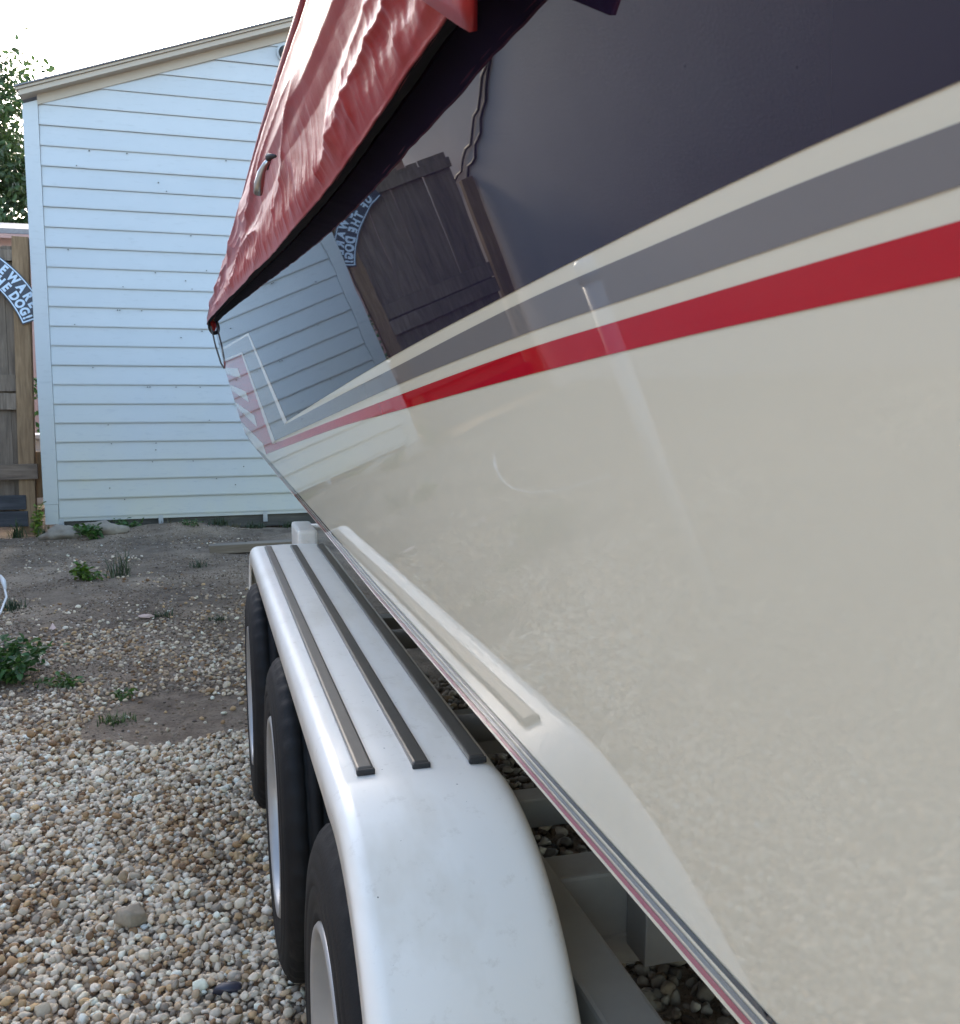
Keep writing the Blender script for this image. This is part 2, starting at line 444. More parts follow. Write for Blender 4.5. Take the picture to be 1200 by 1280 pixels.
a, ra = lift(P4, (0.009, 0.0165), 0.7); scatter(a, ra, 1, 14, 'gravel', 'pale gravel spread along the stucco house wall')

def rock(name, x, y, r, sx, sy, sz, mat, label, cat, seed, tone=None, sink=0.3, rough=.10):
    v, f = ico(3); rg = np.random.default_rng(seed)
    for q in range(9):
        n = rg.normal(size=3); n /= np.linalg.norm(n); e = np.maximum(v @ n - rg.uniform(.55, .85), 0); v = v - e[:, None] * n
    d = np.array([noise.noise(Vector(p * 2.2) + Vector((seed, 0, 0))) + .5 * noise.noise(Vector(p * 6) + Vector((0, seed, 0))) for p in v])
    v = v * (1 + rough * d)[:, None] * np.array([sx, sy, sz]) * r + np.array([x, y, gh(x, y) + sz * r * (1 - sink)])
    o = fast_mesh(name, v, f, mat, None, True, None if tone is None else np.tile(tone, (len(v), 1)))
    return tag(o, label, cat)
# soil crumbs and grit over the bare dirt
def grit():
    pts = []
    while len(pts) < 15000:
        y = random.uniform(3.6, 10.0) if random.random() < .75 else random.uniform(3.6, 6.5); x = random.uniform(-.215 * y - .15, .45 if y > 4 else .15)
        if ((x + .17) / .38) ** 2 + ((y - 4.02) / .36) ** 2 < 1 and random.random() < .9: continue
        if random.random() < .35 + .9 * (nz(x, y, 2.6, 3.0) + .25): pts.append((x, y, gh(x, y) + .001))
    p = np.array(pts); r = RNG.uniform(.003, .0095, len(p)) * np.where(RNG.random(len(p)) < .06, 1.7, 1)
    shp, f = stone_shapes(1, 8, 77); m = len(shp[0]); W = np.zeros((len(p), m, 3)); Cc = np.zeros_like(W)
    pal = np.array([(.13, .09, .055), (.20, .14, .085), (.28, .2, .125), (.085, .06, .04), (.55, .5, .42), (.36, .29, .2)])
    pick = RNG.choice(6, len(p), p=[.26, .26, .17, .15, .08, .08]); wh = RNG.integers(0, 8, len(p)); yw = RNG.uniform(0, 6.283, len(p))
    for i in range(len(p)):
        c_, s_ = math.cos(yw[i]), math.sin(yw[i]); v = shp[wh[i]] * r[i]
        W[i] = np.stack([v[:, 0] * c_ - v[:, 1] * s_, v[:, 0] * s_ + v[:, 1] * c_, v[:, 2]], 1) + p[i]; Cc[i] = pal[pick[i]]
    o = fast_mesh('soil_crumbs', W.reshape(-1, 3), (f[None] + (np.arange(len(p)) * m)[:, None, None]).reshape(-1, 3), MAT['stone'], None, False, Cc.reshape(-1, 3))
    tag(o, 'loose soil crumbs and grit on the bare dirt', 'soil', kind='stuff')
grit()
rock('stone', -0.225, 2.42, 0.042, 1.0, .8, .8, MAT['stone'], 'large tan stone lying alone in the near gravel', 'stone', 3, (0.36, 0.30, 0.22), .3, .22)
rock('stone', 0.0, 2.06, 0.028, 1.3, .7, .6, MAT['debris_dark'], 'small dark purple stone in the gravel near the middle wheel', 'stone', 5)
rock('concrete_lump', -1.36, 9.47, 0.16, 1.0, .6, .62, MAT['concrete'], 'rough grey concrete lump below the shed corner, left one', 'concrete', 6, None, .45, .34)
rock('concrete_lump', -1.02, 9.50, 0.16, 1.45, .6, .52, MAT['concrete'], 'long grey concrete lump below the shed, right of the other lump', 'concrete', 8, None, .45, .34)
rock('debris', -0.40, 5.92, 0.032, 1.5, .7, .5, MAT['debris_pink'], 'pale pink shell fragment on the dirt behind the wheels', 'debris', 9)

# ------------------------------------------------------------------ boat hull (a flat-sided catamaran; the left sponson side is the big mirror)
HA, HB, HK = 0.2155, -0.008, -0.2065
HN = Vector((-1, HB, HK)).normalized()
def hx(y, z): return HA + HB * y + HK * (z - EYE)
def on_hull(y, Z, off=0.0):
    p = Vector((hx(y, Z + EYE), y, Z + EYE)); return p + HN * off
AFT = -3.6
EDGE = [(AFT, -.372), (.46, -.363), (1.03, -.357), (1.67, -.350), (2.37, -.330), (3.13, -.313), (3.83, -.296), (4.67, -.276),
        (5.5, -.255), (6.10, -.225), (6.40, -.13), (6.62, -.02), (6.86, .10), (7.02, .22), (7.06, .33), (7.16, .44), (7.3, .54)]
SHEER = [(7.3, .54), (6.2, .50), (4.6, .42), (3.2, .36), (2.2, .32), (1.2, .29), (.5, .28), (AFT, .26)]
boat = empty('catamaran_speedboat', (1.45, 2.5, 0.9), 'cream and navy speedboat with glossy reflective side sitting on the trailer', 'boat')

def decal(name, poly, off, mat, label=None):
    V = [on_hull(y, z, off) for y, z in poly]
    o = mesh(name, V, [tuple(range(len(V)))], mat, boat)
    me = o.data
    if me.polygons[0].normal.dot(HN) < 0: me.flip_normals()
    if label: o['label'] = label
    return o
decal('hull_side', EDGE + SHEER[1:], 0.0, MAT['cream'], 'glossy cream hull side mirroring the gravel')
# shell behind the side: chine return, bottom, tunnel wall, transom and bow of both sponsons
def sponson(mir):
    V = []; n = len(EDGE)
    fx = (lambda x: 2.9 - x) if mir else (lambda x: x)
    ring = []
    for i, (y, Z) in enumerate(EDGE):
        t = min(max((y - 3.0) / 4.3, 0), 1)
        x0 = hx(y, Z + EYE) + 0.004
        w = lerp(0.62, 0.30, t); drop = lerp(0.30, 0.02, t)
        s = min(1, max(0, (7.3 - y) / 2)) 
        top = np.interp(y, [p[0] for p in SHEER[::-1]], [p[1] for p in SHEER[::-1]])
        ring.append([(fx(x0), y, Z + EYE), (fx(x0 + 0.10), y, Z + EYE - 0.03 * (1 - t)), (fx(x0 + w), y, Z + EYE - drop), (fx(x0 + w), y, Z + EYE + lerp(.25, .02, t)), (fx(1.45), y, max(Z + lerp(.3, .02, t), Z) + EYE), (fx(1.45), y, top + EYE + .02), (fx(hx(y, top + EYE) + .01), y, top + EYE)])
    m = 7; V = [p for r in ring for p in r]; F = []
    for i in range(n - 1):
        for k in range(m):
            if k == m - 1 and not mir: continue
            F.append((i * m + k, i * m + (k + 1) % m, (i + 1) * m + (k + 1) % m, (i + 1) * m + k))
    F.append(tuple(range(m))); F.append(tuple(range((n - 1) * m, n * m)))
    return mesh('hull_shell', V, F, MAT['cream'], boat)
sponson(False); sponson(True)

NAVYLOW = [(.224, .084), (.296, .083), (.383, .080), (.602, .070), (1.016, .048), (1.579, .012), (2.697, -.064)]
GREYTOP = [(.225, .074), (.298, .073), (.386, .070), (.608, .061), (1.03, .035), (1.598, 0.0), (2.778, -.075)]
GREYLOW = [(.228, .058), (.303, .055), (.392, .051), (.62, .041), (1.052, .015), (1.641, -.026), (3.408, -.149)]
REDTOP = [(.229, .049), (.305, .046), (.395, .042), (.626, .031), (1.064, .003), (1.66, -.037), (3.539, -.166)]
REDLOW = [(.231, .034), (.308, .031), (.40, .027), (.636, .014), (1.082, -.014), (1.686, -.053), (4.123, -.234)]
def smooth(pl, k=8):
    """Catmull-Rom through the points so stripe edges run in even curves"""
    out = []
    for i in range(len(pl) - 1):
        p0 = pl[max(i - 1, 0)]; p1 = pl[i]; p2 = pl[i + 1]; p3 = pl[min(i + 2, len(pl) - 1)]
        d = p2[0] - p1[0]
        m1 = (p2[1] - p0[1]) / max(p2[0] - p0[0], 1e-6) * d; m2 = (p3[1] - p1[1]) / max(p3[0] - p1[0], 1e-6) * d
        for q in range(k):
            t = q / k; h = (2*t**3 - 3*t*t + 1) * p1[1] + (t**3 - 2*t*t + t) * m1 + (-2*t**3 + 3*t*t) * p2[1] + (t**3 - t*t) * m2
            out.append((p1[0] + d * t, h))
    return out + [pl[-1]]
def aft(pl):
    s = (pl[1][1] - pl[0][1]) / (pl[1][0] - pl[0][0])
    return [(AFT, pl[0][1] + 0.02)] + smooth(pl)
decal('navy_panel', aft(NAVYLOW) + [(3.456, .222), (6.306, .313), (7.035, .31), (7.06, .35), (7.16, .44), (7.29, .535)] + SHEER[1:], 0.0005, MAT['navy'], 'dark navy upper hull panel mirroring the shed, fence and house wall')
decal('grey_stripe', aft(GREYTOP) + [(2.814, -.078), (3.532, .218), (6.447, .30), (7.03, .27), (7.03, .26), (6.703, .254), (4.171, .189)] + aft(GREYLOW)[::-1], 0.0005, MAT['grey'], 'grey hull stripe')
decal('white_outline', [(2.697, -.064), (3.456, .222), (6.306, .313), (7.03, .295), (7.03, .28), (6.447, .30), (3.532, .218), (2.814, -.078)], 0.0010, MAT['white_line'])
decal('white_outline', [(3.408, -.149), (4.171, .189), (6.703, .254), (7.03, .255), (7.03, .24), (6.822, .242), (4.282, .183), (3.586, -.169)], 0.0010, MAT['white_line'])
decal('red_stripe', aft(REDTOP) + [(3.60, -.17), (4.282, .183), (6.822, .242), (7.02, .24), (7.01, .21), (6.84, .10), (6.6, -.02), (6.38, -.13), (6.10, -.222)] + [(5.3, -.25), (4.35, -.25)] + aft(REDLOW)[::-1], 0.0005, MAT['red'], 'red hull stripe that turns up into a slashed red patch at the bow')
for s in ([(7.0, .208), (4.936, .143), (4.809, .092), (6.95, .166)], [(6.80, .09), (4.685, .029), (4.589, -.022), (6.72, .05)],
          [(6.60, -.024), (4.416, -.079), (4.404, -.13), (6.50, -.063)], [(6.36, -.15), (4.249, -.197), (4.152, -.245), (5.145, -.262), (6.14, -.2)]):
    decal('white_slash', s, 0.0010, MAT['white_line'])
def pin(name, d0, d1, mat):
    e = [p for p in EDGE if p[0] < 6.2]; ys = np.linspace(AFT, 6.0, 90)
    z = np.interp(ys, [p[0] for p in e], [p[1] for p in e])
    tp = np.interp(ys, [0, 4, 6], [1, .85, .5])
    decal(name, [(y, a + d0 * t) for y, a, t in zip(ys, z, tp)] + [(y, a + d1 * t) for y, a, t in zip(ys[::-1], z[::-1], tp[::-1])], 0.0006, mat)
pin('pinstripe', .0055, .0125, MAT['pin_red']); pin('pinstripe', .0165, .0225, MAT['pin_grey']); pin('pinstripe', .0275, .0335, MAT['pin_black'])

# bow fittings: hook under the cover tip and two lashing ropes
hk = empty('bow_hook', (0.03, 7.2, 1.82), 'dark metal hook and ring under the tip of the red cover', 'hook')
V, F = tube_vf([(0.055 + 0.035 * math.cos(t), 7.18, 1.825 + 0.075 * math.sin(t)) for t in np.linspace(0.4, 6.0, 26)], .009, 8)
mesh('ring', V, F, MAT['dark_metal'], hk, True)
V, F = tube_vf([(0.035, 7.16, 1.92), (0.02, 7.17, 1.86), (0.025, 7.18, 1.79), (0.05, 7.18, 1.755), (0.075, 7.18, 1.775)], .012, 8)
mesh('hook', V, F, MAT['dark_metal'], hk, True)
r_ = tube('lashing_rope', [(0.035, 7.14, 1.80), (0.062, 7.13, 1.66), (0.095, 7.10, 1.54), (0.115, 7.06, 1.505)], .006, MAT['rope']); tag(r_, 'thin grey rope hanging down the bow edge from the hook', 'rope')
r_ = empty('lashing_rope', (0.1, 7.0, 1.7), 'thin knotted rope beside the bow edge, right of the other rope', 'rope')
tube('cord', [(0.085, 7.10, 1.80), (0.10, 7.05, 1.71), (0.108, 7.02, 1.62), (0.118, 7.0, 1.51)], .004, MAT['rope'], r_)
tube('knot', [(0.098, 7.05, 1.735), (0.100, 7.045, 1.715), (0.104, 7.04, 1.69), (0.106, 7.04, 1.675)], [.006, .013, .013, .005], MAT['rope'], r_)

# ------------------------------------------------------------------ red cover
HEM = [(AFT, .20), (.45, .210), (.549, .213), (.64, .216), (.78, .217), (.936, .219), (1.116, .222), (1.342, .229), (1.768, .247), (2.891, .307), (4.298, .381), (6.167, .478), (7.35, .53)]
TOP = [(AFT, .10, .33), (.6, .100, .352), (1.0, .101, .388), (1.4, .109, .448), (1.9, .116, .513), (2.6, .116, .561), (3.6, .114, .610), (5.2, .095, .650), (6.3, .062, .655), (7.0, .045, .630), (7.35, .036, .56)]
cover = empty('boat_cover', (1.45, 2.5, 1.8), 'wrinkled red vinyl cover draped over the boat deck', 'boat cover')
def rid(x): return 1 - abs(x)
def build_cover():
    ys = np.concatenate([np.linspace(AFT, .35, 50)[:-1], np.linspace(.35, 3.2, 900)[:-1], np.linspace(3.2, 7.35, 260)])
    S = np.concatenate([[-0.03, -0.02, -0.01], np.linspace(0, 1, 110), [1.06, 1.14, 1.25, 1.4, 1.7, 2.2, 3.0]])
    hz = np.interp(ys, [p[0] for p in HEM], [p[1] for p in HEM]); tx = np.interp(ys, [p[0] for p in TOP], [p[1] for p in TOP]); tz = np.interp(ys, [p[0] for p in TOP], [p[2] for p in TOP])
    k = np.ones(9) / 9
    V = []
    for y, h, x1, z1 in zip(ys, hz, tx, tz):
        x0 = hx(y, h + EYE) - float(np.interp(y, [.5, 1.1, 2, 6], [.030, .033, .038, .043]))
        H = z1 - h
        for s in S:
            if s < 0:
                x = x0 + (-s) * 0.17; z = h + (-s) * .12
            elif s <= 1:
                z = h + H * s
                x = lerp(x0, x1, s)
            else:
                q = s - 1
                x = x1 + [0.008, 0.03, 0.08, 0.17, 0.42, 0.85, 1.45 - x1][int(np.argmin(abs(S[-7:] - s)))]
                z = z1 + [0.014, 0.03, 0.05, 0.075, 0.13, 0.2, 0.27][int(np.argmin(abs(S[-7:] - s)))] * min(1, 0.15 + (7.4 - y) / 2)
            # wrinkles, in metres towards the viewer's side
            lo = max(0, 1 - max(s, 0) / .52) ** 1.2 if s >= 0 else 1.0     # gathers live in the lower half
            k_ = min(H / .2, 1)
            w = 0.012
            if s >= 0: w += k_ * float(np.interp(s, [0, .12, .40, .50, .56, .64, 1.0], [0, .003, .001, .007, .014, .013, 0]))
            u = y + 0.10 * s * H / .2
            ed = min(max(s, 0) / .16, 1); ed = 0.02 + 0.98 * ed * ed * (3 - 2 * ed)
            tp = min(max(1 - s, 0) / .25, 1)
            g = rid(noise.noise(Vector((u * 13, s * 0.5 + 2, 3.3)))); w += 0.0070 * (g ** 5) * lo * ed
            g = rid(noise.noise(Vector((u * 27, s * 1.1, 8.1)))); w += 0.0030 * (g ** 5) * lo * ed
            g = rid(noise.noise(Vector((y * 0.9 + s * 2.2, s * 2.0 - y * .5, 1.1)))); w += 0.012 * (g ** 6) * math.sin(math.pi * min(max(s, 0.02), 1)) ** .8 * tp
            g = rid(noise.noise(Vector((y * 1.8 + s * 1.6, s * 4.0, 5.7)))); w += 0.0050 * (g ** 7) * math.sin(math.pi * min(max(s, 0.02), 1)) * tp
            g = rid(noise.noise(Vector((u * 50 + s * 3, s * 2.2, 4.9)))); w += 0.0014 * (g ** 6) * lo * ed
            w += 0.004 * noise.noise(Vector((y * 1.5, s * 2.2, 0.3))) * tp
            w += 0.0004 * noise.noise(Vector((y * 30, s * 12, 2.3)))
            fade = min(1, (7.35 - y) / .5 + .15) * (1 if s <= 1 else max(0, 1 - (s - 1) * 4))
            w = (w - 0.012) * fade
            zz = z + EYE + (0.0013 * noise.noise(Vector((y * 12, 0, 4.4))) + 0.0008 * noise.noise(Vector((y * 34, 0, 1.4)))) * max(0, 1 - abs(s) * 6) * fade
            V.append((x - w, y, zz))
    m = len(S); n = len(ys)
    idx = np.arange(n * m).reshape(n, m)
    F = np.stack([idx[:-1, :-1], idx[1:, :-1], idx[1:, 1:], idx[:-1, 1:]], -1).reshape(-1, 4)
    o = fast_mesh('fabric', V, F, MAT['cover'], cover, True)
    # black strip from hem to hull, painting in the shade below the cover
    L = []
    for i in range(n):
        p = V[i * m + 3]; L += [(p[0] + .002, p[1], p[2] + .001), (hx(p[1], p[2] + .020) - .002, p[1], p[2] + .020)]
    li = np.arange(2 * n).reshape(n, 2)
    fast_mesh('hem_shade', L, np.stack([li[:-1, 0], li[:-1, 1], li[1:, 1], li[1:, 0]], -1), MAT['hem_shade'], cover, True)
    # far half of the cover, plainly draped to the other side
    far = [(y, z1 + EYE, h + EYE) for y, h, z1 in zip(ys[::10], hz[::10], tz[::10])]
    V2 = []
    for y, zt, zh in far:
        up = 0.27 * min(1, 0.15 + (7.4 - y) / 2)
        V2 += [(1.45, y, zt + up), (2.0, y, zt + up * .75), (2.55, y, zt + up * .3), (2.78, y, zt), (2.80, y, zh)]
    i2 = np.arange(len(V2)).reshape(-1, 5)
    fast_mesh('fabric', V2, np.stack([i2[:-1, :-1], i2[1:, :-1], i2[1:, 1:], i2[:-1, 1:]], -1).reshape(-1, 4), MAT['cover'], cover, True)
    # fold of cloth closing the bow end
    e = [V[(n - 1) * m + j] for j in range(3, m)] + [tuple(v) for v in V2[-5:]]
    mesh('bow_flap', e + [(2.8, 7.36, 1.78), (0.05, 7.36, 1.78)], [tuple(range(len(e) + 2))], MAT['cover'], cover)
build_cover()
# pointed loose end of cloth hanging from the hem, and the piping seam along the top
V = []; F = []
fa, fb, ft = Vector((.128, .575, EYE + .232)), Vector((.112, .40, EYE + .250)), Vector((.136, .489, EYE + .183))
for i in range(9):
    t = i / 8
    for j in range(9 - i):
        q = j / max(8 - i, 1); e_ = fa.lerp(fb, q); p = e_.lerp(ft, t)
        V.append(p + Vector((-.010 * math.sin(math.pi * q) * (1 - t), 0, 0)))
def ix(i, j): return sum(9 - k for k in range(i)) + j
for i in range(8):
    for j in range(8 - i):
        F.append((ix(i, j), ix(i, j + 1), ix(i + 1, j)))
        if j < 7 - i: F.append((ix(i, j + 1), ix(i + 1, j + 1), ix(i + 1, j)))
o = mesh('corner_flap', V, F, MAT['cover'], cover, True)
sm = o.modifiers.new('thickness', 'SOLIDIFY'); sm.thickness = .004
sy = np.linspace(.5, 7.2, 120)
tube('seam', [(np.interp(y, [p[0] for p in TOP], [p[1] for p in TOP]) - .002, y, np.interp(y, [p[0] for p in TOP], [p[2] for p in TOP]) + EYE - .012) for y in sy], .0045, MAT['cover'], cover)
cl = empty('deck_cleat', (0.08, 1.58, 1.62), 'grey metal cleat poking through a slit in the red cover', 'cleat')
tube('horn', [(0.092, 1.37, EYE + .322), (0.084, 1.375, EYE + .313), (0.079, 1.38, EYE + .303), (0.076, 1.385, EYE + .289), (0.075, 1.395, EYE + .279)], [.003, .004, .0055, .007, .0065], MAT['chrome'], cl, 10)
tube('slit', [(0.096, 1.34, EYE + .317), (0.089, 1.365, EYE + .322), (0.088, 1.395, EYE + .312)], [.002, .005, .002], MAT['rubber_black'], cl, 6)

# ------------------------------------------------------------------ trailer
trailer = empty('boat_trailer', (0.5, 2.15, 0), 'white triple-axle boat trailer under the hull', 'trailer')
FO, FI = 0.137, 0.376
def flare_x(x, y): return 0.263 + (x - 0.263) * (1 + 0.055 * (y - 1.2)) - 0.001 * (y - 1.2)   # the fender is a touch wider at its far end
path = []
for a in np.linspace(0, 1, 24):                               # front end curls down over the near wheel
    th = R(lerp(-6, 92, a)); path.append((1.20 - 0.36 * math.sin(th), -0.50 - 0.36 * (1 - math.cos(th)) * 1.05))
path = path[::-1] + [(y, -0.50) for y in np.linspace(1.30, 3.22, 24)]
for a in np.linspace(0, 1, 16):
    th = R(lerp(0, 88, a)); path.append((3.28 + 0.26 * math.sin(th), -0.50 - 0.26 * (1 - math.cos(th)) * 1.1))
path = [(-p[0], p[1]) if False else p for p in path]
sec = [(FO + .006, -.060), (FO, -.055), (FO, -.030)]
for a in np.linspace(0, 90, 7): sec.append((FO + .024 - .024 * math.cos(R(a)), -.024 + .024 * math.sin(R(a))))
for t in np.linspace(0.05, 0.95, 9): sec.append((lerp(FO + .024, FI - .03, t), 0.003 * math.sin(math.pi * t)))
for a in np.linspace(0, 90, 7): sec.append((FI - .03 + .03 * math.sin(R(a)), -.03 + .03 * math.cos(R(a))))
sec += [(FI, -.05), (FI - .006, -.06)]
V = []
for i, (y, z) in enumerate(path):
    a = path[max(i - 1, 0)]; b = path[min(i + 1, len(path) - 1)]
    t = Vector((b[0] - a[0], b[1] - a[1])).normalized(); nrm = (-t.y, t.x)
    for x, d in sec: V.append((flare_x(x, y), y + nrm[0] * d, z + EYE + nrm[1] * d))
m = len(sec); idx = np.arange(len(V)).reshape(-1, m)
F = np.stack([idx[:-1, :-1], idx[:-1, 1:], idx[1:, 1:], idx[1:, :-1]], -1).reshape(-1, 4)
fender = fast_mesh('fender', V, F, MAT['fender'], trailer, True)
sm = fender.modifiers.new('thickness', 'SOLIDIFY'); sm.thickness = .003; sm.offset = -1
for x in (.186, .262, .341):
    bm = bmesh.new(); box_bm(bm, x - .0115, x + .0115, 1.228, 3.235, EYE - .500, EYE - .490, .0035)
    for v in bm.verts: v.co.x += flare_x(x, v.co.y) - x
    s_ = from_bm('rubber_strip', bm, MAT['strip'], fender)
    box('end_cap', x - .0125, x + .0125, 1.222, 1.230, EYE - .4995, EYE - .4915, MAT['rubber_black'], fender, .002)

def wheel(cy):
    cx = .234 - .015 * (cy - 1.2)
    w = empty('wheel', (cx, cy, EYE - .95)); w.parent = trailer; w.location = Vector((cx, cy, EYE - .95)) - trailer.location
    cz = EYE - .948; R0 = .36
    pr = []
    # tyre: sidewall out, shoulder, grooved tread, other side
    side = [(-.085, .215), (-.1045, .226), (-.1065, .236), (-.1055, .240), (-.1075, .246), (-.1100, .265), (-.1085, .268), (-.1085, .271), (-.1105, .274), (-.1105, .290), (-.1085, .293), (-.1090, .298), (-.107, .315), (-.1055, .317), (-.1055, .321), (-.099, .336), (-.0965, .338), (-.094, .345), (-.084, .354)]
    pr += side
    tr = [(-.078, .3555), (-.062, .358), (-.060, .351), (-.052, .351), (-.050, .3590), (-.032, .360), (-.030, .352), (-.022, .352), (-.020, .3603), (.020, .3603), (.022, .352), (.030, .352), (.032, .360), (.050, .359), (.052, .351), (.060, .351), (.062, .358), (.078, .3555)]
    pr += tr + [(-x, r) for x, r in side[::-1]] + [(.07, .205), (-.07, .205)]
    ty = lathe_x('tyre', pr, cx, cy, cz, MAT['tyre'], w, 132)
    for i, v in enumerate(ty.data.vertices):            # shoulder lugs: every third slice is cut a little deeper
        k, j = divmod(i, len(pr))
        if pr[j][1] > .344 and abs(pr[j][0]) > .055 and k % 3 == 0:
            r = Vector((0, v.co.y - cy, v.co.z - cz)); v.co -= r.normalized() * .006
    rim = [(-.088, .221), (-.104, .2215), (-.1085, .217), (-.1085, .211), (-.104, .207), (-.090, .204), (-.065, .198), (-.050, .180), (-.030, .172), (.02, .168), (.025, .150), (.010, .120), (.004, .090), (.008, .060), (.012, .040), (.03, .04), (.03, .175), (.08, .2), (.088, .221)]
    lathe_x('rim', rim, cx, cy, cz, MAT['rim'], w, 72)
    hub = [(.012, .042), (-.040, .040), (-.055, .032), (-.058, .0), (.02, .0)]
    lathe_x('hub', hub, cx, cy, cz, MAT['bolt'], w, 24)
    for k in range(6):
        th = k * math.pi / 3
        lathe_x('lug_nut', [(.012, .010), (-.012, .010), (-.016, .007), (-.016, 0), (.012, 0)], cx, cy + .07 * math.cos(th), cz + .07 * math.sin(th), MAT['bolt'], w, 6)
for cy in (1.22, 2.15, 3.08): wheel(cy)
for cy in (1.22, 2.15, 3.08):
    tube('axle', [(.30, cy + .10, .475), (2.6, cy + .10, .475)], .036, MAT['frame'], trailer, 12)
for ch in [o for o in list(trailer.children)]:
    if ch.name.startswith(('fender', 'wheel')):          # the far side carries the same fender and wheels
        def mirror_copy(o, par):
            c_ = o.copy(); COL.objects.link(c_); c_.parent = par
            if o.type == 'MESH':
                c_.data = o.data.copy(); M_ = Matrix.Translation((2.9, 0, 0)) @ Matrix.Diagonal((-1, 1, 1, 1)); c_.data.transform(M_); c_.data.flip_normals()
            for g in list(o.children): mirror_copy(g, c_)
            return c_
        mirror_copy(ch, trailer)
# frame: long rail, cross members, bunks
box('main_rail', .405, .475, -1.6, 4.3, .47, .60, MAT['frame'], trailer, .006)
box('main_rail', 2.425, 2.495, -1.6, 5.2, .47, .60, MAT['frame'], trailer, .006)
box('cross_member', .478, 2.42, 1.285, 1.36, .425, .58, MAT['frame'], trailer, .006)
box('cross_member', .478, 2.42, 2.25, 2.33, .40, .50, MAT['frame'], trailer, .006)
box('cross_member', .478, 2.42, 3.4, 3.48, .40, .50, MAT['frame'], trailer, .006)
box('cross_member', .478, 2.42, .1, .18, .40, .52, MAT['frame'], trailer, .006)
box('cross_member', .478, 2.42, 1.56, 1.61, .53, .585, MAT['frame'], trailer, .004)
box('bracket', .595, .72, 1.215, 1.282, .462, .57, MAT['frame'], trailer, .003)
box('bunk', .78, .88, -1.4, 4.2, .53, .60, MAT['wood_skid'], trailer, .004)
box('bunk', 2.02, 2.12, -1.4, 4.2, .53, .60, MAT['wood_skid'], trailer, .004)
box('fender_bracket', .385, .404, 1.9, 1.96, .52, .72, MAT['frame'], trailer, .003)
box('fender_bracket', .385, .404, 2.7, 2.76, .52, .72, MAT['frame'], trailer, .003)
bm = bmesh.new(); box_bm(bm, .312, .388, 3.68, 3.98, .50, EYE - .505, .012)
from_bm('guide_post', bm, MAT['fender'], trailer)
tube('guide_bar', [(.38, 3.86, EYE - .515), (.80, 3.86, EYE - .515)], .012, MAT['fender'], trailer, 8)

# ------------------------------------------------------------------ shed
shed = empty('shed', (0.5, 11.5, 0), 'white lap-sided shed with beige roof trim behind the boat', 'shed')
SX0, SY = -1.575, 10.225
def sh(x): return SY + 0.040 * (x - SX0)             # the front wall turns slightly away to the right
PEAK = 3.2
def rake(x): return (2.745 + EYE) + (x + 1.47) * 0.3535 if x < PEAK else (2.745 + EYE) + (PEAK + 1.47) * 0.3535 - (x - PEAK) * 0.3535
EXPO = 0.1875; Z0 = 0.112
xs_all = (-1.455, 7.9)
k = 0
while True:
    z0 = Z0 + k * EXPO; z1 = z0 + EXPO - 0.002
    # board clipped by the two roof slopes
    def xr(z): return -1.47 + (z - 2.745 - EYE) / 0.3535
    l0 = max(xs_all[0], xr(z0)); l1 = max(xs_all[0], xr(z1)); r0 = min(xs_all[1], 2 * PEAK - xr(z0)); r1 = min(xs_all[1], 2 * PEAK - xr(z1))
    if l0 >= r0 - .1: break
    if l1 > r1: l1 = r1 = PEAK
    j = random.uniform(-.0015, .0015)
    def pt(x, z, d): return (x, sh(x) - d, z)
    dz = random.uniform(-.0015, .0015)
    prof = [(z0 + dz, .022 + j), (z0 + .012 + dz, .024 + j), (z1 + dz, .006 + j)]
    V = []
    for (x0_, x1_, z, d) in [(l0, r0, prof[0][0], 0), (l0, r0, prof[0][0], prof[0][1]), (l0, r0, prof[1][0], prof[1][1]), (l1, r1, prof[2][0], prof[2][1]), (l1, r1, prof[2][0], 0)]:
        V += [pt(x0_, z, d), pt(x1_, z, d)]
    F = [(0, 2, 3, 1), (2, 4, 5, 3), (4, 6, 7, 5), (6, 8, 9, 7), (0, 8, 6, 4, 2), (1, 3, 5, 7, 9)]
    mesh('siding_board', V, F, MAT['siding'], shed)
    k += 1
# core walls
prof = [(SX0 + .02, .10), (SX0 + .02, rake(SX0) - .04), (PEAK, rake(PEAK) - .05), (7.95, rake(7.95) - .04), (7.95, .10)]
V = [(x, sh(x) + .002, z) for x, z in prof] + [(x, 14.5, z) for x, z in prof]
F = [tuple(range(4, -1, -1)), tuple(range(5, 10))] + [(i, (i + 1) % 5, (i + 1) % 5 + 5, i + 5) for i in range(5)]
mesh('core_wall', V, F, MAT['siding'], shed)
def skew_box(name, x0, x1, d0, d1, z0, z1, mat, parent, top=None):
    V = []
    for x in (x0, x1):
        zt = z1 if top is None else top(x)
        V += [(x, sh(x) - d0, z0), (x, sh(x) - d1, z0), (x, sh(x) - d1, zt), (x, sh(x) - d0, zt)]
    return mesh(name, V, [(0, 1, 2, 3), (7, 6, 5, 4), (0, 4, 5, 1), (1, 5, 6, 2), (2, 6, 7, 3), (3, 7, 4, 0)], mat, parent)
skew_box('corner_trim', -1.592, -1.458, -.01, .032, .255, 0, MAT['siding'], shed, lambda x: rake(x) + .03)
skew_box('corner_trim', -1.584, -1.462, -.01, .036, .055, .252, MAT['siding'], shed)
skew_box('sill_strip', -1.455, 7.9, .0, .016, .078, .110, MAT['siding'], shed)
